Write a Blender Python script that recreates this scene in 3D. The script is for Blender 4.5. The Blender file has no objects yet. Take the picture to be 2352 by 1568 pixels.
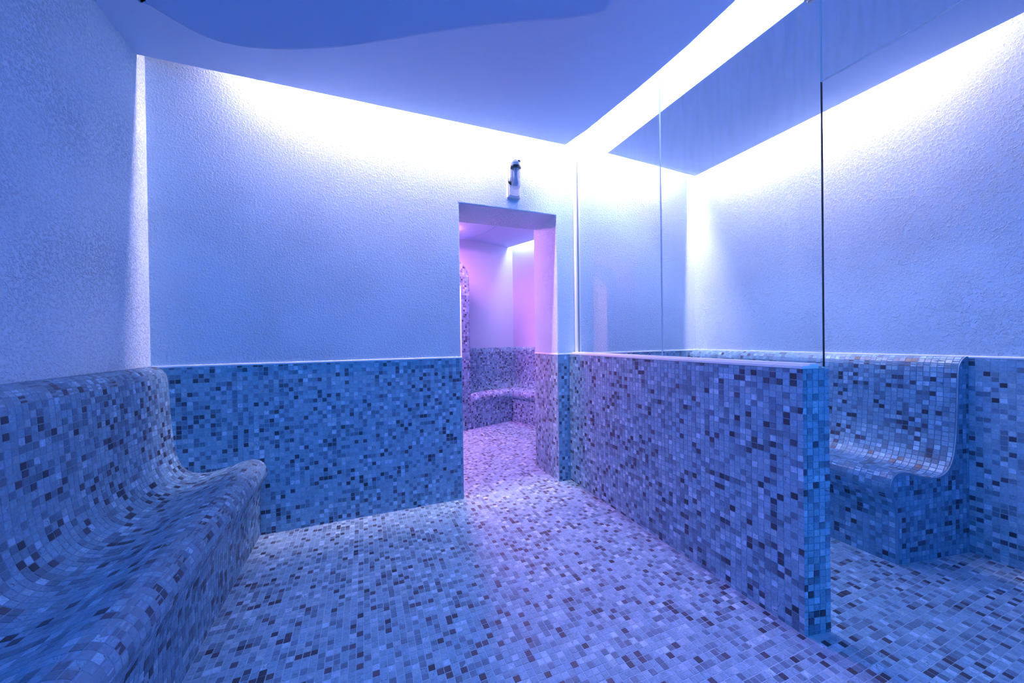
import bpy, bmesh, math, random
import numpy as np
from mathutils import Vector, Matrix

random.seed(7)
rng = np.random.default_rng(11)
scn = bpy.context.scene
C = scn.collection

# ------------------------------------------------------------------ camera, world, exposure
F_PX, YAW, PITCH, ROLL, EYE = 845.32, 0.3836, -0.0061, -0.0137, 1.1491
fwd = Vector((math.sin(YAW) * math.cos(PITCH), math.cos(YAW) * math.cos(PITCH), math.sin(PITCH)))
rgt0 = Vector((math.cos(YAW), -math.sin(YAW), 0))
up0 = rgt0.cross(fwd)
rgt = rgt0 * math.cos(ROLL) + up0 * math.sin(ROLL)
upv = up0 * math.cos(ROLL) - rgt0 * math.sin(ROLL)
cd = bpy.data.cameras.new('camera')
cam = bpy.data.objects.new('camera', cd)
C.objects.link(cam)
cam.matrix_world = Matrix(((rgt.x, upv.x, -fwd.x, 0), (rgt.y, upv.y, -fwd.y, 0), (rgt.z, upv.z, -fwd.z, EYE), (0, 0, 0, 1)))
cd.sensor_fit = 'HORIZONTAL'
cd.sensor_width = 36
cd.lens = F_PX / 2352 * 36
cd.clip_start = 0.02
scn.camera = cam
w = bpy.data.worlds.new('world')
scn.world = w
w.use_nodes = True
w.node_tree.nodes['Background'].inputs[0].default_value = (0.02, 0.05, 0.2, 1)
w.node_tree.nodes['Background'].inputs[1].default_value = 0.05
scn.view_settings.view_transform = 'Standard'
scn.view_settings.look = 'None'
scn.view_settings.exposure = 0.52
scn.view_settings.gamma = 1.0
scn.view_settings.use_curve_mapping = False
scn.cycles.max_bounces = 6
scn.cycles.glossy_bounces = 2
scn.cycles.transmission_bounces = 2

# light levels of the LED strips and the added fill bar: colour, strength
L_BACK = ((1.06, 0.77, 0.93), 410)
L_SLOT = ((0.46, 0.50, 0.95), 240)
L_SLOT_B = ((0.40, 0.48, 0.95), 75)
L_RIGHT = ((1.12, 0.80, 0.88), 800)
L_FILL = ((0.02, 0.34, 1.0), 120)  # added blue fill from behind the camera
L_ROOM2 = ((0.55, 0.60, 0.95), 60)
L_PINK = ((1.0, 0.28, 0.84), 340)
L_WARM = ((1.0, 0.66, 0.42), 80)

# ------------------------------------------------------------------ dimensions (metres)
XL, XR, YB, YF = -1.078, 2.935, 2.600, -1.60      # room: left, right, back wall face, wall behind the camera
XP, TP, YN, YQ = 1.5435, 0.1187, 0.8823, 0.8553   # partition
ZT = 1.017                                        # top of the mosaic
XD1, XD2, WD, ZL = 0.6528, 1.4443, 0.423, 2.135   # door opening
ZC, ZB, ZS = 2.667, 2.630, 2.86                   # ceiling panel, panel beyond the glass, slab above
XG = XP + 0.08                                    # glass plane
P = 0.026                                         # mosaic pitch

# ------------------------------------------------------------------ helpers
def link(name, me, mat, parent=None, kind=None):
    o = bpy.data.objects.new(name, me)
    C.objects.link(o)
    if mat is not None:
        me.materials.clear()
        for m in (mat if isinstance(mat, (list, tuple)) else [mat]):
            me.materials.append(m)
    if parent is not None:
        o.parent = parent
        o.matrix_parent_inverse = parent.matrix_world.inverted()
    if kind:
        o['kind'] = kind
    return o

def bm_obj(name, bm, mat, parent=None, kind=None, smooth=False):
    me = bpy.data.meshes.new(name)
    bmesh.ops.recalc_face_normals(bm, faces=bm.faces)
    bm.to_mesh(me)
    bm.free()
    if smooth:
        me.polygons.foreach_set('use_smooth', [True] * len(me.polygons))
    return link(name, me, mat, parent, kind)

def thing(name, label, cat, loc, group=None):
    o = bpy.data.objects.new(name, None)
    C.objects.link(o)
    o.location = loc
    o.empty_display_size = 0.1
    o['label'] = label
    o['category'] = cat
    if group:
        o['group'] = group
    bpy.context.view_layer.update()
    return o

def add_box(bm, x0, x1, y0, y1, z0, z1, bev=0):
    r = bmesh.ops.create_cube(bm, size=1)
    for v in r['verts']:
        v.co = Vector((x0 + (v.co.x + .5) * (x1 - x0), y0 + (v.co.y + .5) * (y1 - y0), z0 + (v.co.z + .5) * (z1 - z0)))
    if bev:
        ed = list({e for v in r['verts'] for e in v.link_edges})
        bmesh.ops.bevel(bm, geom=ed, offset=bev, segments=2, affect='EDGES', profile=0.5)

def add_prism(bm, pts, off):
    """closed polygon of 3-D points extruded by the vector off"""
    a = [bm.verts.new(p) for p in pts]
    b = [bm.verts.new(Vector(p) + Vector(off)) for p in pts]
    n = len(pts)
    bm.faces.new(a)
    bm.faces.new(b[::-1])
    for i in range(n):
        bm.faces.new((a[i], b[i], b[(i + 1) % n], a[(i + 1) % n]))

def add_lathe(bm, prof, origin, axis=(0, 0, 1), seg=24, caps=True):
    """prof = [(r, h)...] about an axis through origin"""
    ax = Vector(axis).normalized()
    t = Vector((1, 0, 0)) if abs(ax.x) < .9 else Vector((0, 1, 0))
    u = ax.cross(t).normalized()
    v = ax.cross(u)
    rings = []
    for r, h in prof:
        rings.append([bm.verts.new(Vector(origin) + ax * h + (u * math.cos(2 * math.pi * k / seg) + v * math.sin(2 * math.pi * k / seg)) * r) for k in range(seg)])
    for a, b in zip(rings, rings[1:]):
        for k in range(seg):
            bm.faces.new((a[k], a[(k + 1) % seg], b[(k + 1) % seg], b[k]))
    if caps:
        bm.faces.new(rings[0][::-1])
        bm.faces.new(rings[-1])

def add_tube(bm, path, r, seg=16):
    path = [Vector(p) for p in path]
    rings = []
    ref = Vector((1, 0, 0))
    for i, p in enumerate(path):
        d = (path[min(i + 1, len(path) - 1)] - path[max(i - 1, 0)]).normalized()
        u = (ref - d * ref.dot(d)).normalized()
        v = d.cross(u)
        rr = r[i] if isinstance(r, (list, tuple)) else r
        rings.append([bm.verts.new(p + (u * math.cos(2 * math.pi * k / seg) + v * math.sin(2 * math.pi * k / seg)) * rr) for k in range(seg)])
    for a, b in zip(rings, rings[1:]):
        for k in range(seg):
            bm.faces.new((a[k], a[(k + 1) % seg], b[(k + 1) % seg], b[k]))
    bm.faces.new(rings[0][::-1])
    bm.faces.new(rings[-1])

# ------------------------------------------------------------------ materials
def new_mat(name):
    m = bpy.data.materials.new(name)
    m.use_nodes = True
    nt = m.node_tree
    return m, nt, nt.nodes['Principled BSDF']

def simple(name, col, rough=0.5, metal=0.0, spec=0.5):
    m, nt, b = new_mat(name)
    b.inputs['Base Color'].default_value = (*col, 1)
    b.inputs['Roughness'].default_value = rough
    b.inputs['Metallic'].default_value = metal
    b.inputs['Specular IOR Level'].default_value = spec
    return m

def emit(name, col, s):
    m = bpy.data.materials.new(name)
    m.use_nodes = True
    nt = m.node_tree
    nt.nodes.clear()
    e = nt.nodes.new('ShaderNodeEmission')
    o = nt.nodes.new('ShaderNodeOutputMaterial')
    e.inputs[0].default_value = (*col, 1)
    e.inputs[1].default_value = s
    nt.links.new(e.outputs[0], o.inputs[0])
    return m

def N(nt, t, **kw):
    n = nt.nodes.new(t)
    for k, v in kw.items():
        setattr(n, k, v)
    return n

def plaster(name, col, size=85, dist=0.006, strength=1.0, lump=True):
    m, nt, b = new_mat(name)
    b.inputs['Roughness'].default_value = 0.75
    b.inputs['Specular IOR Level'].default_value = 0.2
    g = N(nt, 'ShaderNodeNewGeometry')
    n1 = N(nt, 'ShaderNodeTexNoise')
    n1.inputs['Scale'].default_value = size
    n1.inputs['Detail'].default_value = 4
    n1.inputs['Roughness'].default_value = 0.6
    n1.inputs['Distortion'].default_value = 0.15
    nt.links.new(g.outputs['Position'], n1.inputs['Vector'])
    r1 = N(nt, 'ShaderNodeValToRGB')
    r1.color_ramp.elements[0].position = 0.47
    r1.color_ramp.elements[1].position = 0.72
    nt.links.new(n1.outputs['Fac'], r1.inputs['Fac'])
    n2 = N(nt, 'ShaderNodeTexNoise')
    n2.inputs['Scale'].default_value = 3.0
    n2.inputs['Detail'].default_value = 3
    nt.links.new(g.outputs['Position'], n2.inputs['Vector'])
    r2 = N(nt, 'ShaderNodeMapRange')
    r2.inputs[1].default_value, r2.inputs[2].default_value = 0.35, 0.65
    r2.inputs[3].default_value, r2.inputs[4].default_value = 0.5, 1.0
    nt.links.new(n2.outputs['Fac'], r2.inputs[0])
    mu = N(nt, 'ShaderNodeMath', operation='MULTIPLY')
    nt.links.new(r1.outputs['Color'], mu.inputs[0])
    nt.links.new(r2.outputs[0], mu.inputs[1])
    bp = N(nt, 'ShaderNodeBump')
    bp.inputs['Strength'].default_value = strength
    bp.inputs['Distance'].default_value = dist
    nt.links.new(mu.outputs[0], bp.inputs['Height'])
    if lump:
        nt.links.new(bp.outputs['Normal'], b.inputs['Normal'])
    mx = N(nt, 'ShaderNodeMixRGB')
    mx.inputs[1].default_value = (*[c * 0.95 for c in col], 1)
    mx.inputs[2].default_value = (*col, 1)
    nt.links.new(n2.outputs['Fac'], mx.inputs[0])
    nt.links.new(mx.outputs[0], b.inputs['Base Color'])
    return m

WALLCOL = (0.51, 0.66, 0.83)
M_PLASTER = plaster('rough_plaster', WALLCOL)
M_CEIL = plaster('ceiling_paint', (0.50, 0.62, 0.82), size=25, dist=0.001, strength=0.3)
M_SOFFIT = plaster('soffit_shaded_paint', (0.37, 0.49, 0.71), size=25, dist=0.001, strength=0.3)  # ceiling paint darkened, the soffit's shade put into its colour
M_EDGE = plaster('smooth_plaster', (0.74, 0.79, 0.88), size=40, dist=0.001, strength=0.4)
M_PLASTER2 = plaster('lavender_plaster', (0.54, 0.58, 0.74), size=60, dist=0.001, strength=0.4)
M_COVE = simple('cove_white', (0.8, 0.82, 0.88), 0.8)

def tile_mat():
    m, nt, b = new_mat('marble_mosaic')
    at = N(nt, 'ShaderNodeAttribute', attribute_name='tone')
    g = N(nt, 'ShaderNodeNewGeometry')
    ad = N(nt, 'ShaderNodeVectorMath', operation='ADD')
    sc = N(nt, 'ShaderNodeVectorMath', operation='SCALE')
    cb = N(nt, 'ShaderNodeCombineXYZ')
    nt.links.new(at.outputs['Alpha'], cb.inputs[0])
    nt.links.new(at.outputs['Alpha'], cb.inputs[1])
    nt.links.new(at.outputs['Alpha'], cb.inputs[2])
    nt.links.new(cb.outputs[0], sc.inputs[0])
    sc.inputs['Scale'].default_value = 37.0
    nt.links.new(g.outputs['Position'], ad.inputs[0])
    nt.links.new(sc.outputs[0], ad.inputs[1])
    n1 = N(nt, 'ShaderNodeTexNoise')
    n1.inputs['Scale'].default_value = 60
    n1.inputs['Detail'].default_value = 5
    n1.inputs['Distortion'].default_value = 1.5
    nt.links.new(ad.outputs[0], n1.inputs['Vector'])
    mr = N(nt, 'ShaderNodeMapRange')
    mr.inputs[1].default_value, mr.inputs[2].default_value = 0.3, 0.7
    mr.inputs[3].default_value, mr.inputs[4].default_value = 0.78, 1.2
    nt.links.new(n1.outputs['Fac'], mr.inputs[0])
    # dark veins in some of the stones
    n2 = N(nt, 'ShaderNodeTexNoise')
    n2.inputs['Scale'].default_value = 22
    n2.inputs['Detail'].default_value = 2
    n2.inputs['Distortion'].default_value = 2.0
    nt.links.new(ad.outputs[0], n2.inputs['Vector'])
    d = N(nt, 'ShaderNodeMath', operation='SUBTRACT')
    d.inputs[1].default_value = 0.5
    nt.links.new(n2.outputs['Fac'], d.inputs[0])
    ab = N(nt, 'ShaderNodeMath', operation='ABSOLUTE')
    nt.links.new(d.outputs[0], ab.inputs[0])
    lt = N(nt, 'ShaderNodeMapRange')
    lt.inputs[1].default_value, lt.inputs[2].default_value = 0.004, 0.012
    lt.inputs[3].default_value, lt.inputs[4].default_value = 0.25, 1.0
    nt.links.new(ab.outputs[0], lt.inputs[0])
    gt = N(nt, 'ShaderNodeMath', operation='LESS_THAN')
    gt.inputs[1].default_value = 0.86
    nt.links.new(at.outputs['Alpha'], gt.inputs[0])
    mxm = N(nt, 'ShaderNodeMath', operation='MAXIMUM')
    nt.links.new(lt.outputs[0], mxm.inputs[0])
    nt.links.new(gt.outputs[0], mxm.inputs[1])
    mm = N(nt, 'ShaderNodeMath', operation='MULTIPLY')
    nt.links.new(mr.outputs[0], mm.inputs[0])
    nt.links.new(mxm.outputs[0], mm.inputs[1])
    vs = N(nt, 'ShaderNodeVectorMath', operation='SCALE')
    nt.links.new(at.outputs['Color'], vs.inputs[0])
    nt.links.new(mm.outputs[0], vs.inputs['Scale'])
    nt.links.new(vs.outputs[0], b.inputs['Base Color'])
    b.inputs['Roughness'].default_value = 0.42
    b.inputs['Specular IOR Level'].default_value = 0.45
    return m

M_TILE = tile_mat()

def grout_mat(name, col):
    m, nt, b = new_mat(name)
    g = N(nt, 'ShaderNodeNewGeometry')
    n = N(nt, 'ShaderNodeTexNoise')
    n.inputs['Scale'].default_value = 14
    n.inputs['Detail'].default_value = 6
    nt.links.new(g.outputs['Position'], n.inputs['Vector'])
    mx = N(nt, 'ShaderNodeMixRGB')
    mx.inputs[1].default_value = (*[c * 0.75 for c in col], 1)
    mx.inputs[2].default_value = (*[c * 1.2 for c in col], 1)
    nt.links.new(n.outputs['Fac'], mx.inputs[0])
    nt.links.new(mx.outputs[0], b.inputs['Base Color'])
    b.inputs['Roughness'].default_value = 0.8
    return m

M_GROUT = grout_mat('wall_grout', (0.225, 0.36, 0.50))
M_BGROUT = grout_mat('bench_grout_shaded', (0.135, 0.25, 0.39))  # wall grout darkened, shade on the benches put into the colour
M_FGROUT = grout_mat('floor_grout', (0.33, 0.48, 0.62))

# ------------------------------------------------------------------ mosaic
def make_palette():
    pal, wt = [], []
    r = random.Random(5)
    def put(n, base, spread, weight):
        for _ in range(n):
            k = 1 + r.uniform(-spread, spread)
            warm = r.uniform(-0.02, 0.03)
            pal.append((base[0] * k + warm * base[0], base[1] * k, base[2] * k - warm * base[2] * .5, r.random()))
            wt.append(weight / n)
    put(22, (0.205, 0.350, 0.500), 0.13, 0.56)
    put(8, (0.34, 0.50, 0.65), 0.15, 0.12)
    put(10, (0.115, 0.190, 0.290), 0.2, 0.22)
    put(6, (0.044, 0.048, 0.085), 0.40, 0.085)
    return np.array(pal), np.array(wt)

PAL, WT = make_palette()
CUM = np.cumsum(WT) / WT.sum()
TS, TH, TI = P - 0.0022, 0.0009, 0.0006            # stone size, proudness, arris
TEMPL = np.array([(-.5, -.5, -1), (.5, -.5, -1), (.5, .5, -1), (-.5, .5, -1), (-.5, -.5, 1), (.5, -.5, 1), (.5, .5, 1), (-.5, .5, 1)])
TFACES = np.array([(4, 5, 6, 7), (0, 1, 5, 4), (1, 2, 6, 5), (2, 3, 7, 6), (3, 0, 4, 7)])
VARIANT = {}

def variant_mesh(k, shade=(1.0, 1.0, 1.0)):
    key = (k, shade)
    if key not in VARIANT:
        v = TEMPL.copy()
        v[:, :2] *= TS
        v[4:, :2] *= (TS - 2 * TI) / TS
        v[:, 2] = np.where(v[:, 2] < 0, -0.001, TH)
        me = bpy.data.meshes.new('tile')
        me.from_pydata([tuple(x) for x in v], [], [tuple(int(i) for i in f) for f in TFACES])
        a = me.attributes.new('tone', 'FLOAT_COLOR', 'FACE')
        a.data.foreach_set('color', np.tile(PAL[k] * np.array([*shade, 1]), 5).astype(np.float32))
        me.materials.append(M_TILE)
        VARIANT[key] = me
    return VARIANT[key]

class Mosaic:
    """collects stones: centre, axes u v n, size along u and v, palette index"""
    def __init__(self):
        self.c, self.u, self.v, self.n, self.s, self.k, self.owner = [], [], [], [], [], [], []

    def add(self, c, u, v, n, s, owner=0, dark=0.0):
        c = np.asarray(c, float)
        m = len(c)
        if m == 0:
            return
        bc = lambda a: np.broadcast_to(np.asarray(a, float), (m, 3)).copy()
        u, v, n = bc(u), bc(v), bc(n)
        # slight tilt and turn of each stone
        t = rng.normal(0, 0.012, (m, 2))
        n2 = n + u * t[:, :1] + v * t[:, 1:]
        n2 /= np.linalg.norm(n2, axis=1)[:, None]
        tw = rng.normal(0, 0.018, (m, 1))
        u2 = u + v * tw
        u2 -= n2 * (u2 * n2).sum(1)[:, None]
        u2 /= np.linalg.norm(u2, axis=1)[:, None]
        v2 = np.cross(n2, u2)
        sg = np.sign((v2 * v).sum(1))[:, None]
        c = c + u2 * rng.normal(0, 0.0004, (m, 1)) + v2 * rng.normal(0, 0.0004, (m, 1)) + n * rng.normal(0, 0.00025, (m, 1))
        # clusters of darker and lighter stones
        ph = 0.5 + 0.5 * np.sin(c[:, 0] * 9.1 + 2 * np.sin(c[:, 1] * 7.3 + 1) + c[:, 2] * 8.7 + 2 * np.sin(c[:, 2] * 5.1 + c[:, 1] * 6))
        x = rng.random(m)
        x = np.clip(x ** (1.18 - 0.36 * ph - dark), 0, 0.9999)
        k = np.searchsorted(CUM, x)
        s = np.broadcast_to(np.asarray(s, float), (m, 2)) * (1 + rng.normal(0, 0.012, (m, 2)))
        s = np.minimum(s, np.broadcast_to(np.asarray(s, float), (m, 2)) * 1.02)
        self.c.append(c); self.u.append(u2); self.v.append(v2 * sg); self.n.append(n2); self.s.append(s); self.k.append(k)
        self.owner.append(np.full(m, owner))

    def build(self, owners, stuff_parent, single=300, name='mosaic', visible=None, shade=(1.0, 1.0, 1.0)):
        """owners: parents of the single stones by owner index; the rest goes into one mesh of kind stuff"""
        c, u, v, n, s, k, ow = (np.concatenate(a) for a in (self.c, self.u, self.v, self.n, self.s, self.k, self.owner))
        flip = (np.cross(u, v) * n).sum(1) < 0
        v = np.where(flip[:, None], -v, v)
        # projected size in the photograph's frame
        d = c - np.array([0, 0, EYE])
        R, U, Fw = (np.array(a) for a in (rgt, upv, fwd))
        z = d @ Fw
        zz = np.where(z > 0.05, z, 0.05)
        px, py = 1176 + F_PX * (d @ R) / zz, 784 - F_PX * (d @ U) / zz
        facing = -(d * n).sum(1) / np.linalg.norm(d, axis=1)
        area = F_PX ** 2 * s[:, 0] * s[:, 1] * np.maximum(facing, 0) / zz ** 2
        area[(z < 0.1) | (px < 12) | (px > 2340) | (py < 12) | (py > 1556)] = 0
        if visible is not None:
            area[~visible(c, d)] = 0
        order = np.argsort(-area)
        pick = order[:single]
        pick = pick[area[pick] > 60]
        rest = np.ones(len(c), bool)
        rest[pick] = False
        for i in pick:
            o = bpy.data.objects.new('tile', variant_mesh(int(k[i]), shade))
            C.objects.link(o)
            par = owners[ow[i]]
            o.parent = par
            o.matrix_parent_inverse = par.matrix_world.inverted()
            a, b = s[i, 0] / TS, s[i, 1] / TS
            o.matrix_basis = Matrix(((u[i, 0] * a, v[i, 0] * b, n[i, 0], c[i, 0]), (u[i, 1] * a, v[i, 1] * b, n[i, 1], c[i, 1]),
                                     (u[i, 2] * a, v[i, 2] * b, n[i, 2], c[i, 2]), (0, 0, 0, 1)))
        c, u, v, n, s, k = (a[rest] for a in (c, u, v, n, s, k))
        m = len(c)
        if m == 0:
            return
        hs = np.repeat(s[:, None, :], 8, 1)
        hs[:, 4:] -= 2 * TI
        zz = np.array([-0.001] * 4 + [TH] * 4)
        co = c[:, None, :] + u[:, None, :] * (TEMPL[None, :, :1] * hs[:, :, :1]) + v[:, None, :] * (TEMPL[None, :, 1:2] * hs[:, :, 1:2]) + n[:, None, :] * zz[None, :, None]
        fi = (np.arange(m)[:, None, None] * 8 + TFACES[None]).reshape(-1)
        me = bpy.data.meshes.new(name)
        me.vertices.add(m * 8)
        me.vertices.foreach_set('co', co.reshape(-1).astype(np.float32))
        me.loops.add(m * 20)
        me.loops.foreach_set('vertex_index', fi.astype(np.int32))
        me.polygons.add(m * 5)
        me.polygons.foreach_set('loop_start', (np.arange(m * 5) * 4).astype(np.int32))
        me.update(calc_edges=True)
        me.shade_flat()
        a = me.attributes.new('tone', 'FLOAT_COLOR', 'FACE')
        a.data.foreach_set('color', np.repeat(PAL[k] * np.array([*shade, 1]), 5, 0).reshape(-1).astype(np.float32))
        o = link(name, me, M_TILE, stuff_parent, 'stuff')
        return o

def plane_tiles(mo, org, U, V, lu, lv, owner=0, inside=None, start=(0.0, 0.0), dark=0.0, sheet=12, gap=0.0016):
    """mosaic of pitch P on a rectangle; inside(u, v) tells where stones may lie; cut stones at the rims"""
    org, U, V = np.array(org, float), np.array(U, float), np.array(V, float)
    U /= np.linalg.norm(U); V /= np.linalg.norm(V)
    Nn = np.cross(U, V)
    nu, nv = int(math.ceil(lu / P)) + 1, int(math.ceil(lv / P)) + 1
    I, J = np.meshgrid(np.arange(nu), np.arange(nv), indexing='ij')
    I, J = I.ravel(), J.ravel()
    # nets of 12 by 12 stones, laid a little unevenly
    si, sj = I // sheet, J // sheet
    h = lambda a, b, q: ((np.sin(a * 127.1 + b * 311.7 + q * 74.7 + org.sum() * 13.3) * 43758.5453) % 1.0) - 0.5
    u0 = start[0] + I * P + h(si, sj, 1) * gap
    v0 = start[1] + J * P + h(si, sj, 2) * gap * 1.6
    g = (P - TS) / 2
    a0, a1 = np.clip(u0 + g, g, lu - g), np.clip(u0 + P - g, g, lu - g)
    b0, b1 = np.clip(v0 + g, g, lv - g), np.clip(v0 + P - g, g, lv - g)
    ok = (a1 - a0 > 0.005) & (b1 - b0 > 0.005)
    a0, a1, b0, b1 = a0[ok], a1[ok], b0[ok], b1[ok]
    if inside is not None:
        keep = []
        for q in range(len(a0)):
            A0, A1, B0, B1 = a0[q], a1[q], b0[q], b1[q]
            done = False
            for (x0, x1, y0, y1) in ((0, 1, 0, 1), (0, .62, 0, 1), (.38, 1, 0, 1), (0, 1, 0, .62), (0, 1, .38, 1), (0, .55, 0, .55), (.45, 1, 0, .55), (0, .55, .45, 1), (.45, 1, .45, 1)):
                r = (A0 + (A1 - A0) * x0, A0 + (A1 - A0) * x1, B0 + (B1 - B0) * y0, B0 + (B1 - B0) * y1)
                if all(inside(p, t) for p in r[:2] for t in r[2:]):
                    keep.append(r)
                    done = True
                    break
        if not keep:
            return
        a0, a1, b0, b1 = np.array(keep).T
    cu, cv = (a0 + a1) / 2, (b0 + b1) / 2
    mo.add(org + cu[:, None] * U + cv[:, None] * V, U, V, Nn, np.stack([a1 - a0, b1 - b0], 1), owner, dark)

def arc_resample(prof, step):
    pts = np.array(prof, float)
    # Catmull-Rom smoothing then even steps along the arc
    out = []
    for i in range(len(pts) - 1):
        p0, p1, p2, p3 = pts[max(i - 1, 0)], pts[i], pts[i + 1], pts[min(i + 2, len(pts) - 1)]
        for t in np.linspace(0, 1, 12, endpoint=False):
            out.append(0.5 * ((2 * p1) + (-p0 + p2) * t + (2 * p0 - 5 * p1 + 4 * p2 - p3) * t * t + (-p0 + 3 * p1 - 3 * p2 + p3) * t ** 3))
    out.append(pts[-1])
    out = np.array(out)
    L = np.concatenate([[0], np.cumsum(np.linalg.norm(np.diff(out, axis=0), axis=1))])
    n = max(2, int(round(L[-1] / step)))
    s = np.linspace(0, L[-1], n + 1)
    return np.stack([np.interp(s, L, out[:, 0]), np.interp(s, L, out[:, 1])], 1)

def point_in(poly, x, y):
    c = False
    n = len(poly)
    for i in range(n):
        x0, y0 = poly[i]
        x1, y1 = poly[(i + 1) % n]
        if (y0 > y) != (y1 > y) and x < (x1 - x0) * (y - y0) / (y1 - y0) + x0:
            c = not c
    return c

# ------------------------------------------------------------------ the setting: floor, walls, ceilings
bm = bmesh.new()
add_box(bm, XL - .3, XR + .9, YF - .3, 6.4, -0.12, 0)
floor = bm_obj('floor', bm, M_FGROUT, kind='structure')

# room beyond the door: turned against the first room
C2 = Vector((2.23, 5.46, 0))
BE = math.radians(70)
E1 = Vector((math.sin(BE), math.cos(BE), 0))        # along its back wall towards the corner
E2 = Vector((-math.cos(BE), math.sin(BE), 0))       # along its right wall towards the corner
YD = YB + WD                                        # far face of the wall with the door

# back wall with the door opening
bm = bmesh.new()
add_prism(bm, [(XL - .25, YB, 0), (XD1, YB, 0), (XD1, YB, ZL), (XD2, YB, ZL), (XD2, YB, 0), (XR + .25, YB, 0), (XR + .25, YB, ZS), (XL - .25, YB, ZS)], (0, WD, 0))
wall_back = bm_obj('wall_back', bm, M_PLASTER, kind='structure')
bv = wall_back.modifiers.new('bevel', 'BEVEL')
bv.width = 0.008
bv.segments = 2
bm = bmesh.new()
add_box(bm, XL - .25, XL, YF - .25, YB, 0, ZS)
wall_left = bm_obj('wall_left', bm, M_PLASTER, kind='structure')
bm = bmesh.new()
add_box(bm, XR, XR + .25, YF - .25, YB, 0, ZS)
wall_right = bm_obj('wall_right', bm, M_PLASTER, kind='structure')
bm = bmesh.new()
add_box(bm, XL, XR, YF - .25, YF, 0, ZS)
wall_front = bm_obj('wall_front', bm, M_PLASTER, kind='structure')

# slab above the hung ceiling
bm = bmesh.new()
add_box(bm, XL - .25, XR + .25, YF - .25, YD, ZS, ZS + .1)
slab = bm_obj('ceiling', bm, M_COVE, kind='structure')
# hung ceiling of the main room, its right edge runs a little unevenly along the light slot
edge = [(1.492, 2.5236), (1.512, 2.40), (1.532, 2.30), (1.557, 2.0), (1.574, 1.80), (1.583, 1.635), (1.590, 1.437), (1.583, 1.167), (1.575, 0.5), (1.57, YF)]
poly = [(XL, YF), (XL, 2.5236)] + edge
bm = bmesh.new()
add_prism(bm, [(x, y, ZC) for x, y in poly], (0, 0, 0.07))
ceil_a = bm_obj('ceiling', bm, M_CEIL, kind='structure')
bm = bmesh.new()
add_prism(bm, [(x, y, ZC + .07) for x, y in edge] + [(x - .03, y, ZC + .07) for x, y in edge[::-1]], (0, 0, ZS - ZC - .07))
add_box(bm, XL, 1.47, 2.4936, 2.5236, ZC + .07, ZS)
bm_obj('light_cut_upstand', bm, M_COVE, ceil_a)  # ceiling-edge lips added to block strip light towards the left
# hung ceiling beyond the glass
bm = bmesh.new()
add_prism(bm, [(1.836, YF, ZB), (1.836, 2.452, ZB), (2.86, 2.517, ZB), (2.86, YF, ZB)], (0, 0, ZS - ZB))
ceil_b = bm_obj('ceiling', bm, M_CEIL, kind='structure')

# wavy lowered part of the ceiling with a rounded lower edge
ZO = 2.42
out0 = [(-0.845, 1.92), (-0.79, 1.955), (-0.727, 2.008), (-0.668, 2.05), (-0.597, 2.072), (-0.496, 2.07), (-0.388, 2.044), (-0.275, 2.003), (-0.122, 1.936), (0.03, 1.855),
        (0.179, 1.763), (0.322, 1.674), (0.496, 1.572), (0.668, 1.481), (0.837, 1.397), (0.917, 1.35), (0.965, 1.315), (0.984, 1.268), (0.972, 1.215), (0.93, 1.05),
        (0.90, 0.7), (0.95, 0.2), (1.05, -0.4), (0.9, -1.0), (0.3, -1.25), (-0.4, -1.1), (-0.8, -0.6), (-0.95, 0.2), (-0.98, 1.0), (-0.93, 1.6)]
out0 = [(x * 0.927, y * 0.927) if y > 1.0 else (x, y) for x, y in out0]
def smooth_closed(pts, k=4):
    pts = [Vector((*p, 0)) for p in pts]
    n = len(pts)
    res = []
    for i in range(n):
        p0, p1, p2, p3 = pts[i - 1], pts[i], pts[(i + 1) % n], pts[(i + 2) % n]
        for j in range(k):
            t = j / k
            res.append(0.5 * ((2 * p1) + (-p0 + p2) * t + (2 * p0 - 5 * p1 + 4 * p2 - p3) * t * t + (-p0 + 3 * p1 - 3 * p2 + p3) * t ** 3))
    return res

def soffit(name, outline, z_top, z_bot, mat, parent, rad=0.05):
    pts = smooth_closed(outline)
    n = len(pts)
    nrm = []
    area = sum(pts[i].x * pts[(i + 1) % n].y - pts[(i + 1) % n].x * pts[i].y for i in range(n))
    sg = 1 if area > 0 else -1
    for i in range(n):
        t = (pts[(i + 1) % n] - pts[i - 1]).normalized()
        nrm.append(Vector((-t.y, t.x, 0)) * sg)
    rings = [(0, z_top)]
    for a in np.linspace(0, math.pi / 2, 6):
        rings.append((rad * (1 - math.cos(a)), z_bot + rad * (1 - math.sin(a))))
    bm = bmesh.new()
    rv = [[bm.verts.new((p.x + q.x * ins, p.y + q.y * ins, z)) for p, q in zip(pts, nrm)] for ins, z in rings]
    for a, b in zip(rv, rv[1:]):
        for i in range(n):
            bm.faces.new((a[i], a[(i + 1) % n], b[(i + 1) % n], b[i]))
    cen = bm.verts.new((sum(p.x for p in pts) / n, sum(p.y for p in pts) / n, z_bot))
    for i in range(n):
        bm.faces.new((rv[-1][i], rv[-1][(i + 1) % n], cen))
    o = bm_obj(name, bm, mat, parent, smooth=True)
    for p in o.data.polygons:
        p.use_smooth = len(p.vertices) == 4
    return o
soffit('lowered_soffit', out0, ZC + .01, ZO, M_SOFFIT, ceil_a, 0.03)

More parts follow.
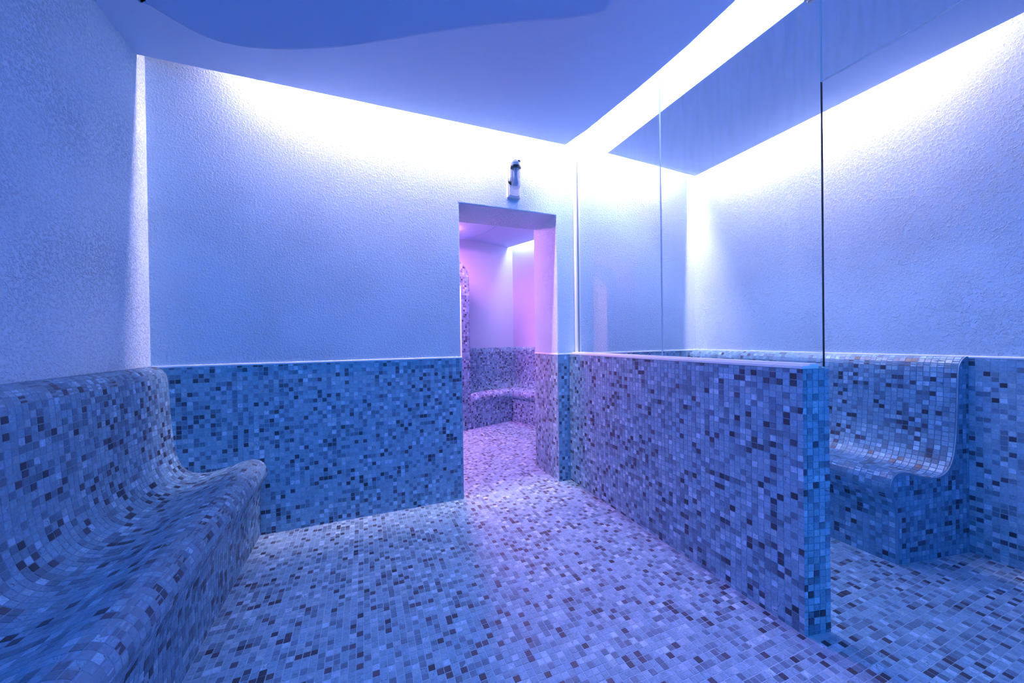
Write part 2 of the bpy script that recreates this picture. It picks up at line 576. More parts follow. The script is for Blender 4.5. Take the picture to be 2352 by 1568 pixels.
# LED strips in the coves, an added fill bar and an added light baffle
def led(x0, x1, y0, y1, z, mat, parent, h=0.012):
    bm = bmesh.new()
    add_box(bm, x0, x1, y0, y1, z, z + h)
    return bm_obj('led_or_fill_strip', bm, mat, parent)
m_back, m_slot, m_slot_b, m_right, m_fill = (emit(n, *l) for n, l in (('led_back', L_BACK), ('led_slot', L_SLOT), ('led_slot_beyond', L_SLOT_B), ('led_right', L_RIGHT), ('fill_front', L_FILL)))
led(-0.55, 1.46, 2.5245, 2.5445, 2.835, m_back, slab)
led(1.598, 1.611, 0.85, 2.50, 2.80, m_slot, slab, 0.035)
bm = bmesh.new()
add_box(bm, 1.6125, 1.6165, 0.85, 2.50, 2.735, 2.845)
bm_obj('light_baffle', bm, M_COVE, slab)  # plate added to keep the strip's direct light off the right wall
led(1.640, 1.655, 0.85, 2.50, 2.80, m_slot_b, slab, 0.035)
led(1.66, 2.62, 2.515, 2.535, 2.835, m_back, slab)
led(2.8615, 2.8715, 0.90, 2.45, 2.835, m_right, slab)
led(-0.95, 0.6, YF + .001, YF + .03, 1.55, m_fill, wall_front, 0.05)  # unseen blue fill bar, added to light the near side of the room

# ------------------------------------------------------------------ mosaic of the floor and the walls
mo = Mosaic()
def not_floor(u, v):
    return True
X0F, Y0F = -0.588, -0.40
plane_tiles(mo, (X0F, Y0F, 0), (1, 0, 0), (0, 1, 0), XP - X0F, YB - Y0F, dark=-0.02)
plane_tiles(mo, (XP + TP, 0.30, 0), (1, 0, 0), (0, 1, 0), 2.935 - XP - TP, YB - 0.30, inside=lambda u, v: (XP + TP + u < 2.45) or (v + .30 < 0.894 + (2.935 - XP - TP - u) * 0.182 - .004))
plane_tiles(mo, (XP, 0.30, 0), (1, 0, 0), (0, 1, 0), TP, 0.55, inside=lambda u, v: v + .30 < 0.8823 - u * .2275 - .002)
plane_tiles(mo, (XD1, YB, 0), (1, 0, 0), (0, 1, 0), XD2 - XD1, WD)
def in_room2(x, y):
    d = Vector((x, y, 0)) - C2
    return d.dot(E1) < -0.47 and d.dot(E2) < -0.47 and d.dot(E1) > -2.6
plane_tiles(mo, (0.2, YD, 0), (1, 0, 0), (0, 1, 0), 2.4, 2.1, inside=lambda u, v: in_room2(0.2 + u, YD + v))
def floor_vis(c, d):
    t = (1.60) / np.maximum(c[:, 0], 1e-6)
    yc = c[:, 1] * t
    left = c[:, 0] < XP
    return left | (yc < 0.85)
mo.build([floor], floor, 300, 'mosaic', floor_vis)

# wainscot of the back wall and the door reveals
def grout_panel(name, org, U, V, lu, lv, parent, mat=None, th=0.004):
    org, U, V = Vector(org), Vector(U).normalized(), Vector(V).normalized()
    n = U.cross(V)
    bm = bmesh.new()
    add_prism(bm, [org - n * .001, org + U * lu - n * .001, org + U * lu + V * lv - n * .001, org + V * lv - n * .001], n * (th + .001))
    return bm_obj(name, bm, mat or M_GROUT, parent)
GT = 0.004
mo = Mosaic()
lu = XD1 - XL
grout_panel('grout_bed', (XL, YB, 0), (1, 0, 0), (0, 0, 1), lu, ZT, wall_back)
plane_tiles(mo, (XL, YB - GT, 0), (1, 0, 0), (0, 0, 1), lu, ZT, start=(0, -0.010))
grout_panel('grout_bed', (XD2, YB, 0), (1, 0, 0), (0, 0, 1), XP - XD2, ZT, wall_back)
plane_tiles(mo, (XD2, YB - GT, 0), (1, 0, 0), (0, 0, 1), XP - XD2, ZT, start=(0, -0.010))
grout_panel('grout_bed', (XP + TP, YB, 0), (1, 0, 0), (0, 0, 1), XR - XP - TP, ZT, wall_back)
plane_tiles(mo, (XP + TP, YB - GT, 0), (1, 0, 0), (0, 0, 1), XR - XP - TP, ZT, start=(0, -0.010))
grout_panel('grout_bed', (XD2, YD, 0), (0, -1, 0), (0, 0, 1), WD + GT, ZT, wall_back)
plane_tiles(mo, (XD2 - GT, YD, 0), (0, -1, 0), (0, 0, 1), WD + GT, ZT, start=(0, -0.010))
grout_panel('grout_bed', (XD1, YB - GT, 0), (0, 1, 0), (0, 0, 1), WD + GT, ZT, wall_back)
plane_tiles(mo, (XD1 + GT, YB - GT, 0), (0, 1, 0), (0, 0, 1), WD + GT, ZT, start=(0, -0.010))
mo.build([wall_back], wall_back, 300, 'mosaic', lambda c, d: (c[:, 0] > -0.55) & (c[:, 0] < XP) | (c[:, 0] < -.55) & (c[:, 2] > .5) & (c[:, 0] > -.98))
# smooth plaster lip above the mosaic
def lip(x0, x1, y0, y1, parent):
    bm = bmesh.new()
    add_box(bm, x0, x1, y0, y1, ZT, ZT + 0.012, 0.003)
    return bm_obj('plaster_lip', bm, M_EDGE, parent)
lip(XL, XD1 + .006, YB - .007, YB + .01, wall_back)
lip(XD2 - .006, XP + .03, YB - .007, YB + .01, wall_back)
lip(XD2 - .007, XD2 + .01, YB, YD, wall_back)
lip(XP + TP, XR, YB - .007, YB + .01, wall_back)
lip(XR - .007, XR + .01, YF, YB, wall_right)

# right wall in front of the bench
YRE = 0.894
mo = Mosaic()
grout_panel('grout_bed', (XR, YRE, 0), (0, -1, 0), (0, 0, 1), YRE + 0.6, ZT, wall_right)
plane_tiles(mo, (XR - GT, YRE, 0), (0, -1, 0), (0, 0, 1), YRE + 0.3, ZT, start=(0, -0.010))
mo.build([wall_right], wall_right, 300, 'mosaic')

# ------------------------------------------------------------------ partition
bm = bmesh.new()
ZP = ZT + 0.004
add_prism(bm, [(XP + .004, YN + .004, 0), (XP + TP - .004, YQ + .004, 0), (XP + TP - .004, YB, 0), (XP + .004, YB, 0)], (0, 0, ZP))
part = bm_obj('wall_partition', bm, M_GROUT, kind='structure')
bvp = part.modifiers.new('bevel', 'BEVEL')
bvp.width = 0.006
bvp.segments = 3
mo = Mosaic()
plane_tiles(mo, (XP + .0035, YB - GT, 0), (0, -1, 0), (0, 0, 1), YB - GT - YN, ZP - .001, start=(0.002, -0.010))
ev = Vector((TP, YQ - YN, 0))
nE = Vector((ev.y, -ev.x, 0)).normalized()
o0 = Vector((XP + .002, YN, 0)) + nE * .0022 + Vector((0, .004, 0))
plane_tiles(mo, o0, ev, (0, 0, 1), ev.length - .002, ZP - .001, start=(-0.008, -0.012))
plane_tiles(mo, (XP + TP - .0035, YQ + .004, 0), (0, 1, 0), (0, 0, 1), YB - YQ - .01, ZP - .001, start=(0, -0.010))
plane_tiles(mo, (XP + .09, YN + .0, ZP), (1, 0, 0), (0, 1, 0), TP - .092, YB - YN - .01)
mo.build([part], part, 300, 'mosaic', lambda c, d: (c[:, 0] < XP + .1))

# ------------------------------------------------------------------ benches: one moulded profile
PROF = [(0.0, 1.027), (.018, 1.026), (.045, 1.012), (.066, .985), (.074, .950), (.079, .86), (.083, .763), (.088, .68), (.094, .606), (.110, .517), (.138, .456), (.178, .424), (.229, .413),
        (.290, .418), (.352, .434), (.416, .454), (.462, .459), (.500, .446), (.524, .415), (.532, .377), (.522, .340), (.503, .310), (.493, .258), (.489, .207), (.489, .10), (.489, 0.0)]
def bench(name, label, xw, sx, y_back, y_end, slant, parts_vis, single=300):
    """profile swept from the back wall towards the camera; y_end(d) lets the end run aslant"""
    t = thing(name, label, 'bench', (xw + sx * .25, (y_back + y_end) / 2, 0))
    fine = arc_resample(PROF, 0.013)
    ye = lambda d: y_end + slant * d
    cuts = {'backrest': (0, 0), 'seat': (0, 0), 'plinth': (0, 0)}
    zi = [i for i in range(len(fine)) if fine[i, 0] < .13 and fine[i, 1] > .47]
    i1 = max(zi) + 1
    i2 = next(i for i in range(i1 + 5, len(fine)) if fine[i, 0] > .3 and fine[i, 1] < .335)
    segs = {'backrest': (0, i1), 'seat': (i1, i2), 'plinth': (i2, len(fine) - 1)}
    owners = {}
    for nm, (a, b) in segs.items():
        bm = bmesh.new()
        f = fine[a:b + 1]
        A = [bm.verts.new((xw + sx * d, y_back, z)) for d, z in f]
        B = [bm.verts.new((xw + sx * d, ye(d), z)) for d, z in f]
        for i in range(len(f) - 1):
            bm.faces.new((A[i], A[i + 1], B[i + 1], B[i]))
        # the solid behind each moulded face
        if nm == 'backrest':
            back = [(0, f[-1][1])]
        elif nm == 'seat':
            back = [(0.40, f[-1][1]), (0, f[-1][1]), (0, f[0][1])]
        else:
            back = [(0, 0), (0, f[0][1])]
        Ab = [bm.verts.new((xw + sx * (d + .0005), y_back, z)) for d, z in back]
        Bb = [bm.verts.new((xw + sx * (d + .0005), ye(d), z)) for d, z in back]
        fa, fb = A + Ab, B + Bb
        bm.faces.new(fa)
        bm.faces.new(fb[::-1])
        for i in range(len(f) - 1, len(fa) - 1):
            bm.faces.new((fa[i], fa[i + 1], fb[i + 1], fb[i]))
        bm.faces.new((fa[-1], fa[0], fb[0], fb[-1]))
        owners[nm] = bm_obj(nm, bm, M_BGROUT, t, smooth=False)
        for p in owners[nm].data.polygons:
            p.use_smooth = len(p.vertices) == 4
    # stones over the whole moulding
    rows = arc_resample(PROF, P)
    mo = Mosaic()
    names = list(segs)
    L = y_back - y_end
    ny = int(L / P) + 2
    for r in range(len(rows) - 1):
        m = (rows[r] + rows[r + 1]) / 2
        tg = rows[r + 1] - rows[r]
        ln = np.linalg.norm(tg)
        tg = tg / ln
        nn = np.array([-tg[1], tg[0]]) * -1
        nn = np.array([-tg[1], tg[0]])
        # outward normal: away from the masonry
        # along the profile the masonry lies on the right hand
        arcpos = r * P
        fr = np.argmin(np.linalg.norm(fine - m, axis=1))
        ow = 0 if fr <= i1 else (1 if fr < i2 else 2)
        js = np.arange(ny)
        jit = ((np.sin((js // 12) * 91.7 + (r // 12) * 37.3) * 4375.85) % 1 - .5) * .0025
        yy = y_back - GT - js * P - P / 2 + ((r // 12) * 7.7 % 1 - .5) * .004
        ok = yy - P / 2 > ye(m[0]) + .001
        yy, jit = yy[ok], jit[ok]
        c = np.stack([np.full(len(yy), xw + sx * m[0]) + sx * tg[0] * jit, yy, np.full(len(yy), m[1]) + tg[1] * jit], 1)
        # last cut stone of the row
        U = (0, -1, 0)
        V = (sx * tg[0], 0, tg[1])
        n3 = np.array((sx * nn[0], 0, nn[1]))
        szv = min(TS, ln - (P - TS))
        mo.add(c, U, V, n3, (TS, szv), ow, 0.0)
        rem = (yy[-1] - P / 2 if len(yy) else y_back) - ye(m[0])
        if rem > .009 and slant:
            mo.add(np.array([[xw + sx * m[0], ye(m[0]) + rem / 2 + .001, m[1]]]), U, V, n3, (rem - .002, szv), ow, 0.0)
    own = [owners[n] for n in names]
    if slant:
        # end face
        bmx = bmesh.new()
        f = arc_resample(PROF, 0.008)
        poly2 = [(d, z) for d, z in f] + [(0.0, 0.0)]
        off = Vector((slant * sx, -1, 0)).normalized()
        bmx_pts = [Vector((xw + sx * d, ye(d), z)) + off * .0005 for d, z in poly2]
        add_prism(bmx, bmx_pts, off * .004)
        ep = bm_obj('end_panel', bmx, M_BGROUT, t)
        own.append(ep)
        inn = [(d, z) for d, z in poly2]
        def inside(u, v):
            d = 0.54 - u / math.sqrt(1 + slant ** 2)
            return all(point_in(inn, d + a, v + b) for a, b in ((-.006, 0), (.006, 0), (0, .006), (0, -.0005)))
        U = Vector((-sx, slant * -1, 0)).normalized()
        org = Vector((xw + sx * 0.54, ye(0.54), 0)) + off * .0046
        plane_tiles(mo, org, U, (0, 0, 1), 0.56, 1.03, owner=3, inside=inside, start=(.004, 0.0))
    mo.build(own, t, single, 'mosaic', parts_vis, (0.62, 0.78, 0.88))  # bench stones darkened, shade put into their colour
    return t
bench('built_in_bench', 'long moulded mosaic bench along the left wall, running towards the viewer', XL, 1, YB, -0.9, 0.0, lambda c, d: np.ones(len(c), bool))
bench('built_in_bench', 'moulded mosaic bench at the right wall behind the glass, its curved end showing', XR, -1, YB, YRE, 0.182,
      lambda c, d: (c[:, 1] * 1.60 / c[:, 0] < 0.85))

# ------------------------------------------------------------------ glass screen
def glass_mat():
    m = bpy.data.materials.new('screen_glass')
    m.use_nodes = True
    nt = m.node_tree
    nt.nodes.clear()
    o = N(nt, 'ShaderNodeOutputMaterial')
    tr = N(nt, 'ShaderNodeBsdfTransparent')
    tr.inputs[0].default_value = (0.96, 0.98, 0.985, 1)
    gl = N(nt, 'ShaderNodeBsdfGlossy')
    gl.inputs['Roughness'].default_value = 0.0
    gl.inputs[0].default_value = (1, 1, 1, 1)
    fr = N(nt, 'ShaderNodeFresnel')
    fr.inputs['IOR'].default_value = 1.5
    mix = N(nt, 'ShaderNodeMixShader')
    gb = N(nt, 'ShaderNodeNewGeometry')
    ib = N(nt, 'ShaderNodeMath', operation='SUBTRACT')
    ib.inputs[0].default_value = 1.0
    nt.links.new(gb.outputs['Backfacing'], ib.inputs[1])
    fm = N(nt, 'ShaderNodeMath', operation='MULTIPLY')
    nt.links.new(fr.outputs[0], fm.inputs[0])
    nt.links.new(ib.outputs[0], fm.inputs[1])
    nt.links.new(fm.outputs[0], mix.inputs[0])
    nt.links.new(tr.outputs[0], mix.inputs[1])
    nt.links.new(gl.outputs[0], mix.inputs[2])
    # dried water streaks, stronger towards the top
    g = N(nt, 'ShaderNodeNewGeometry')
    mp = N(nt, 'ShaderNodeMapping')
    mp.inputs['Scale'].default_value = (1, 14, 1.6)
    nt.links.new(g.outputs['Position'], mp.inputs['Vector'])
    n1 = N(nt, 'ShaderNodeTexNoise')
    n1.inputs['Scale'].default_value = 3.0
    n1.inputs['Detail'].default_value = 6
    n1.inputs['Distortion'].default_value = 0.8
    nt.links.new(mp.outputs[0], n1.inputs['Vector'])
    m1 = N(nt, 'ShaderNodeMapRange')
    m1.inputs[1].default_value, m1.inputs[2].default_value = 0.45, 0.8
    nt.links.new(n1.outputs['Fac'], m1.inputs[0])
    sx = N(nt, 'ShaderNodeSeparateXYZ')
    nt.links.new(g.outputs['Position'], sx.inputs[0])
    m2 = N(nt, 'ShaderNodeMapRange')
    m2.inputs[1].default_value, m2.inputs[2].default_value = 1.7, 2.7
    m2.inputs[3].default_value, m2.inputs[4].default_value = 0.005, 0.13
    nt.links.new(sx.outputs[2], m2.inputs[0])
    mu = N(nt, 'ShaderNodeMath', operation='MULTIPLY')
    nt.links.new(m1.outputs[0], mu.inputs[0])
    nt.links.new(m2.outputs[0], mu.inputs[1])
    dt = N(nt, 'ShaderNodeBsdfTranslucent')
    dt.inputs[0].default_value = (0.95, 0.96, 0.98, 1)
    dd = N(nt, 'ShaderNodeBsdfDiffuse')
    dd.inputs[0].default_value = (0.95, 0.96, 0.98, 1)
    df = N(nt, 'ShaderNodeMixShader')
    nt.links.new(dt.outputs[0], df.inputs[1])
    nt.links.new(dd.outputs[0], df.inputs[2])
    mix2 = N(nt, 'ShaderNodeMixShader')
    nt.links.new(mu.outputs[0], mix2.inputs[0])
    nt.links.new(mix.outputs[0], mix2.inputs[1])
    nt.links.new(df.outputs[0], mix2.inputs[2])
    nt.links.new(mix2.outputs[0], o.inputs[0])
    return m
M_GLASS = glass_mat()
M_GEDGE = simple('glass_edge_dark', (0.004, 0.008, 0.012), 0.3)
M_GEDGEL = simple('glass_edge_pale', (0.50, 0.58, 0.68), 0.3)
M_CHAN = simple('white_aluminium', (0.78, 0.80, 0.84), 0.35, 0.0)
M_STEEL = simple('brushed_steel', (0.45, 0.46, 0.48), 0.3, 1.0)

def pane(name, label, y0, y1, z0, z1, edge_mats, th=0.010):
    """glass slab in the plane x = XG; edge_mats = materials of the edges facing -y and -z"""
    t = thing(name, label, 'glass panel', (XG, (y0 + y1) / 2, z0))
    bm = bmesh.new()
    add_box(bm, XG - th / 2, XG + th / 2, y0 + .0015, y1, z0 + .0015, z1)
    bm_obj('pane', bm, M_GLASS, t)
    for (nm, ya, yb, za, zb, mt) in (('polished_edge', y0, y0 + .0015, z0, min(z1, 2.106), edge_mats[0]), ('polished_edge', y0, y0 + .0015, max(z0, 2.106), z1, M_GEDGEL), ('polished_edge', y0 + .0015, y1, z0, z0 + .0015, edge_mats[1])):
        if zb <= za:
            continue
        bm = bmesh.new()
        add_box(bm, XG - th / 2, XG + th / 2, ya, yb, za, zb)
        bm_obj(nm, bm, mt, t)
    return t
ZSL = ZP + 0.020
SEAM, YG = 1.668, 0.854
pane('glass_screen', 'clear fixed glass panel on the partition, beside the back wall', SEAM + .001, YB - .012, ZSL - .012, ZS - .01, (M_GEDGEL, M_GEDGEL))
t2 = pane('glass_screen', 'clear fixed glass panel with a black outer edge, at the free end of the partition', YG, SEAM - .001, ZSL - .012, ZS - .01, (M_GEDGE, M_GEDGEL))
pane('glass_screen', 'clear overhead glass panel hanging above the passage past the partition', YF + .02, YG - .003, 2.108, ZS - .01, (M_GEDGEL, M_CHAN))

# white channel that holds the panes: sill on the partition, upright on the back wall
t = thing('glazing_channel', 'white metal channel on top of the partition under the glass', 'channel', (XG, 1.7, ZP))
bm = bmesh.new()
y_e = YG + .012
for (x0, x1, z0, z1, dy) in ((XP + .003, XP + .026, ZP, ZP + .011, .02), (XP + .026, XP + .031, ZP, ZP + .006, .02), (XP + .031, XG - .007, ZP, ZP + .018, .01), (XG + .007, XG + .022, ZP, ZP + .018, 0)):
    add_prism(bm, [(x0, y_e + dy, z0), (x1, y_e + dy * .3, z0), (x1, YB - .008, z0), (x0, YB - .008, z0)], (0, 0, z1 - z0))
bm_obj('sill_profile', bm, M_CHAN, t)
bm = bmesh.new()
add_box(bm, XG - .022, XG - .007, YB - .034, YB - .006, ZP + .018, ZS - .02, .002)
add_box(bm, XG + .007, XG + .022, YB - .034, YB - .006, ZP + .018, ZS - .02, .002)
bm_obj('upright_profile', bm, M_CHAN, t)
t = thing('glass_clamp', 'small dark metal clamp joining the glass panels near the ceiling', 'clamp', (XG, 0.875, 2.47))
bm = bmesh.new()
add_box(bm, XG - .017, XG - .005, 0.862, 0.905, 2.445, 2.495, .003)
add_box(bm, XG + .005, XG + .017, 0.862, 0.905, 2.445, 2.495, .003)
bm_obj('clamp_plate', bm, M_STEEL, t)
bm = bmesh.new()
add_lathe(bm, [(.007, 0), (.007, .003), (.004, .005)], (XG - .017, 0.884, 2.470), (-1, 0, 0), 14)
bm_obj('screw', bm, M_STEEL, t)

# ------------------------------------------------------------------ wall lamp above the door
M_LAMP = simple('painted_metal', (0.55, 0.58, 0.66), 0.35, 0.0)
M_BLACK = simple('black_rubber', (0.006, 0.008, 0.012), 0.5)
M_BULB = simple('frosted_bulb', (0.34, 0.42, 0.55), 0.4)
M_SCREW = simple('screw_steel', (0.25, 0.27, 0.3), 0.35, 0.8)
def lamp_glass():
    m = bpy.data.materials.new('lamp_glass')
    m.use_nodes = True
    nt = m.node_tree
    nt.nodes.clear()
    o = N(nt, 'ShaderNodeOutputMaterial')
    tr = N(nt, 'ShaderNodeBsdfTransparent')
    tr.inputs[0].default_value = (0.80, 0.86, 0.93, 1)
    gl = N(nt, 'ShaderNodeBsdfGlossy')
    gl.inputs['Roughness'].default_value = 0.05
    lw = N(nt, 'ShaderNodeFresnel')
    lw.inputs['IOR'].default_value = 1.6
    mix = N(nt, 'ShaderNodeMixShader')
    gb = N(nt, 'ShaderNodeNewGeometry')
    ib = N(nt, 'ShaderNodeMath', operation='SUBTRACT')
    ib.inputs[0].default_value = 1.0
    nt.links.new(gb.outputs['Backfacing'], ib.inputs[1])
    fm = N(nt, 'ShaderNodeMath', operation='MULTIPLY')
    nt.links.new(lw.outputs[0], fm.inputs[0])
    nt.links.new(ib.outputs[0], fm.inputs[1])
    nt.links.new(fm.outputs[0], mix.inputs[0])
    nt.links.new(tr.outputs[0], mix.inputs[1])
    nt.links.new(gl.outputs[0], mix.inputs[2])
    df = N(nt, 'ShaderNodeBsdfDiffuse')
    df.inputs[0].default_value = (0.42, 0.50, 0.68, 1)
    mx2 = N(nt, 'ShaderNodeMixShader')
    mx2.inputs[0].default_value = 0.28
    nt.links.new(mix.outputs[0], mx2.inputs[1])
    nt.links.new(df.outputs[0], mx2.inputs[2])
    nt.links.new(mx2.outputs[0], o.inputs[0])
    return m
M_LGLASS = lamp_glass()
LX0, LX1, LZ0, LZ1 = 1.020, 1.125, 2.216, 2.492
t = thing('wall_lamp', 'small bulkhead wall lamp with a glass cylinder above the doorway', 'lamp', (1.07, YB, 2.35))
bm = bmesh.new()
add_box(bm, LX0, LX1, YB - .030, YB + .001, LZ0, LZ1, .004)
add_box(bm, LX0 + .012, LX1 - .012, YB - .034, YB - .028, LZ0 + .012, LZ1 - .012, .002)
bm_obj('back_plate', bm, M_LAMP, t)
for sxx in (LX0 + .018, LX1 - .018):
    for szz in (LZ0 + .018, LZ1 - .018):
        bm = bmesh.new()
        add_lathe(bm, [(.0045, 0), (.0045, .002), (.003, .0035)], (sxx, YB - .034, szz), (0, -1, 0), 10)
        bm_obj('screw', bm, M_SCREW, t)
lx = 1.050
bm = bmesh.new()
add_lathe(bm, [(.030, 0), (.029, .006), (.020, .012)], (lx, YB - .034, 2.335), (0, -1, 0), 24)
bm_obj('flange', bm, M_BLACK, t)
bm = bmesh.new()
arm = [(lx, YB - .036, 2.335), (lx, YB - .048, 2.337), (lx, YB - .055, 2.352), (lx, YB - .056, 2.378), (lx, YB - .058, 2.402)]
for a in np.linspace(0, math.pi / 2, 8)[1:]:
    arm.append((lx, YB - .058 - .045 * (1 - math.cos(a)), 2.402 + .040 * math.sin(a)))
arm += [(lx, YB - .125, 2.441)]
arm = [(p[0] - .016 * min(1, (YB - .118 - p[1]) / -.06 if p[1] > YB - .118 else 0), p[1], p[2]) for p in arm]
add_tube(bm, arm, [.012, .012, .012, .012, .013, .014, .015, .016, .017, .018, .019, .020, .018], 20)
bm_obj('arm', bm, M_LAMP, t)
gy = YB - .118
bm = bmesh.new()
add_tube(bm, [(p[0] + .013, p[1] - .004, p[2] - .006) for p in arm[1:-2]], .009, 10)
bm_obj('arm_shade', bm, M_BLACK, t)  # black tube drawn for the shaded inner side of the arm
bm = bmesh.new()
add_lathe(bm, [(.020, .052), (.034, .040), (.037, .022), (.037, .014)], (lx, gy, 2.392), (0, 0, 1), 28)
bm_obj('cap', bm, M_LAMP, t)
bm = bmesh.new()
add_lathe(bm, [(.0385, .004), (.0390, .010), (.0385, .016)], (lx, gy, 2.392), (0, 0, 1), 28)
bm_obj('gasket', bm, M_BLACK, t)
bm = bmesh.new()
add_lathe(bm, [(.033, 0.006), (.033, -.105), (.031, -.128), (.024, -.142), (.010, -.148), (.002, -.149)], (lx, gy, 2.392), (0, 0, 1), 32)
bm_obj('glass_shade', bm, M_LGLASS, t, smooth=True)
bm = bmesh.new()
add_lathe(bm, [(.015, .004), (.015, -.02), (.010, -.045), (.009, -.06), (.018, -.075), (.021, -.095), (.016, -.115), (.004, -.122)], (lx, gy, 2.392), (0, 0, 1), 24)
bm_obj('bulb', bm, M_BULB, t, smooth=True)
bm = bmesh.new()
add_lathe(bm, [(.008, 0), (.008, .010), (.005, .012), (.005, .020), (.011, .021), (.011, .030)], (lx + .018, gy - .02, 2.416), (0, 0, 1), 12)
bm_obj('thumbscrew', bm, M_BLACK, t)

# ------------------------------------------------------------------ the room beyond the door
def r2(a, b, z=0.0):
    """a metres from its corner along the back wall, b metres along the right wall"""
    p = C2 - E1 * a - E2 * b
    return Vector((p.x, p.y, z))
ZC2 = 2.60
bm = bmesh.new()
q = [r2(-.2, 0), r2(3.4, 0), r2(3.4, -.2), r2(-.2, -.2)]
add_prism(bm, q, (0, 0, ZS))
w2b = bm_obj('wall_back', bm, M_PLASTER2, kind='structure')
bm = bmesh.new()
add_prism(bm, [r2(0, 0), r2(0, 2.58), r2(-.2, 2.50), r2(-.2, 0)], (0, 0, ZS))
w2r = bm_obj('wall_right', bm, M_PLASTER2, kind='structure')
bm = bmesh.new()
add_prism(bm, [r2(3.2, 0), r2(3.2, 1.43), r2(3.4, 1.35), r2(3.4, 0)], (0, 0, ZS))
w2l = bm_obj('wall_left', bm, M_PLASTER2, kind='structure')
bm = bmesh.new()
add_box(bm, -1.4, 3.6, YD, 6.3, ZS, ZS + .1)
slab2 = bm_obj('ceiling', bm, M_COVE, kind='structure')
bm = bmesh.new()
add_prism(bm, [r2(0.09, 0.0, ZC2), r2(3.2, 0.0, ZC2), r2(3.2, 1.4, ZC2), Vector((3.0, YD + .02, ZC2)), r2(0.09, 2.4, ZC2)], (0, 0, .08))
ceil2 = bm_obj('ceiling', bm, M_CEIL, kind='structure')
so2 = [(1.20, 4.62), (1.26, 4.58), (1.31, 4.50), (1.37, 4.33), (1.42, 4.15), (1.45, 3.9), (1.42, 3.6), (1.30, 3.35), (0.9, 3.25), (0.5, 3.4), (0.4, 3.8), (0.6, 4.3), (0.9, 4.55), (1.1, 4.63)]
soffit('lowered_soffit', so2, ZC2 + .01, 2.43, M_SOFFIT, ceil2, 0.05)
m_r2, m_pk, m_wm = emit('led_lavender', *L_ROOM2), emit('led_pink', *L_PINK), emit('lamp_warm', *L_WARM)
def led2(a0, a1, b0, b1, z, mat, par):
    bm = bmesh.new()
    add_prism(bm, [r2(a0, b0, z), r2(a1, b0, z), r2(a1, b1, z), r2(a0, b1, z)], (0, 0, .012))
    return bm_obj('led_or_fill_strip', bm, mat, par)
led2(.025, .065, 0.1, 2.2, 2.70, m_r2, slab2)
bm = bmesh.new()
add_box(bm, .45, .95, 4.12, 4.22, 2.410, 2.432)
bm_obj('light_panel', bm, m_pk, ceil2)

# its L-shaped bench and mosaic, far off: one field of stones each
fine = arc_resample(PROF, 0.02)
t = thing('built_in_bench', 'moulded mosaic corner bench in the pink-lit room beyond the doorway', 'bench', r2(.5, .5))
rows = arc_resample(PROF, P)
bm = bmesh.new()
secs = []
for (a, b, f) in ((1.2045, 0, lambda d: r2(1.2045, d)), (0, 0, lambda d: r2(d, d)), (0, 2.4, lambda d: r2(d, 2.4))):
    secs.append([bm.verts.new(f(d) + Vector((0, 0, z))) for d, z in fine])
for A, B in zip(secs, secs[1:]):
    for i in range(len(fine) - 1):
        bm.faces.new((A[i], A[i + 1], B[i + 1], B[i]))
bm.faces.new(secs[0] + [bm.verts.new(r2(1.2045, 0))])
bb = bm_obj('bench_body', bm, M_GROUT, t, smooth=True)
for p in bb.data.polygons:
    p.use_smooth = len(p.vertices) == 4
mo = Mosaic()
for leg in (0, 1):
    for r in range(len(rows) - 1):
        m = (rows[r] + rows[r + 1]) / 2
        tg = rows[r + 1] - rows[r]
        ln = np.linalg.norm(tg)
        tg /= ln
        lim = 1.2045 if leg == 0 else 2.4
        js = np.arange(int((lim - m[0]) / P))
        pos = m[0] + js * P + P / 2
        if leg == 0:
            c = [r2(p, m[0], m[1]) for p in pos]
            ax, dv = -E1, -E2
        else:
            c = [r2(m[0], p, m[1]) for p in pos]
            ax, dv = -E2, -E1
        V = dv * tg[0] + Vector((0, 0, tg[1]))
        nn = dv * -tg[1] + Vector((0, 0, tg[0]))
        mo.add(np.array([tuple(p) for p in c]), tuple(ax), tuple(V), tuple(nn), (TS, min(TS, ln - .0024)), 0)
mo.build([t], t, 0, 'mosaic')

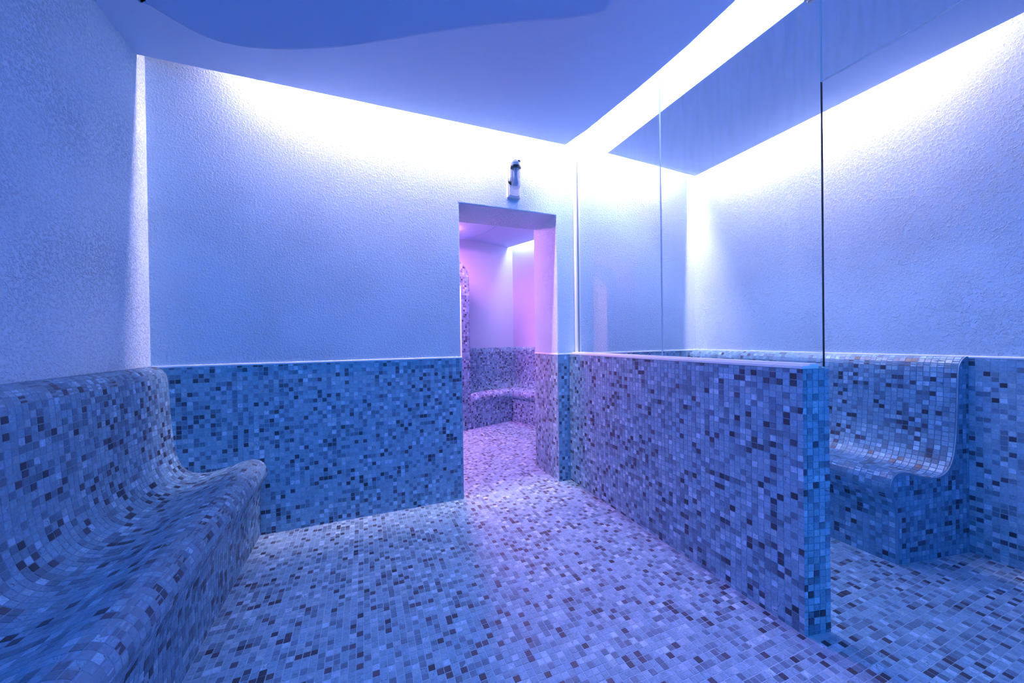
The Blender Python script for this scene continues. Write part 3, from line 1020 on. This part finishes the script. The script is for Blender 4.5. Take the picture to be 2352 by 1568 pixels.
# arched niche with warm light, mosaic face
t = thing('arched_niche', 'mosaic arch with a warm-lit niche at the left edge of the doorway view', 'niche', r2(1.60, .24))
AW, AI, ZSP, ZSI, RO, RI = 0.66, 0.532, 1.93, 1.78, 0.36, 0.30
ac = 1.205 + AW
def arch(hw, zs, rise, n=24):
    return [(ac - hw, 0.0)] + [(ac - hw * math.cos(q), zs + rise * math.sin(q)) for q in np.linspace(0, math.pi, n)] + [(ac + hw, 0.0)]
outer, inner = arch(AW, ZSP, RO), arch(AI, ZSI, RI)
DF = 0.495
bm = bmesh.new()
of = [bm.verts.new(r2(a, DF, z)) for a, z in outer]
inf = [bm.verts.new(r2(a, DF, z)) for a, z in inner]
ob = [bm.verts.new(r2(a, 0.002, z)) for a, z in outer]
ib = [bm.verts.new(r2(a, 0.04, z)) for a, z in inner]
for i in range(len(of) - 1):
    bm.faces.new((of[i], of[i + 1], inf[i + 1], inf[i]))
    bm.faces.new((of[i], ob[i], ob[i + 1], of[i + 1]))
bm_obj('arch_body', bm, M_GROUT, t)
bm = bmesh.new()
a = [bm.verts.new(r2(q, DF - .001, z)) for q, z in inner]
b = [bm.verts.new(r2(q, 0.03, z)) for q, z in inner]
for i in range(len(a) - 1):
    bm.faces.new((a[i], a[i + 1], b[i + 1], b[i]))
bm.faces.new(b)
bm_obj('reveal', bm, simple('warm_plaster', (0.8, 0.75, 0.68), 0.7), t)
bm = bmesh.new()
add_prism(bm, [r2(ac - .15, .15, 1.96), r2(ac + .15, .15, 1.96), r2(ac + .15, .22, 1.96), r2(ac - .15, .22, 1.96)], (0, 0, .03))
bm_obj('light_tube', bm, m_wm, t)
mo = Mosaic()
op = [(a, z) for a, z in outer]
ip = [(a, z) for a, z in inner]
def in_arch(u, v):
    q = 1.205 + 2 * AW - u
    return point_in(op, q, max(v, .002)) and not point_in(ip, q, max(v, .002))
plane_tiles(mo, r2(1.205 + 2 * AW, DF + .0005), E1, (0, 0, 1), 2 * AW, ZSP + RO, inside=in_arch)
mo.build([t], t, 0, 'mosaic')
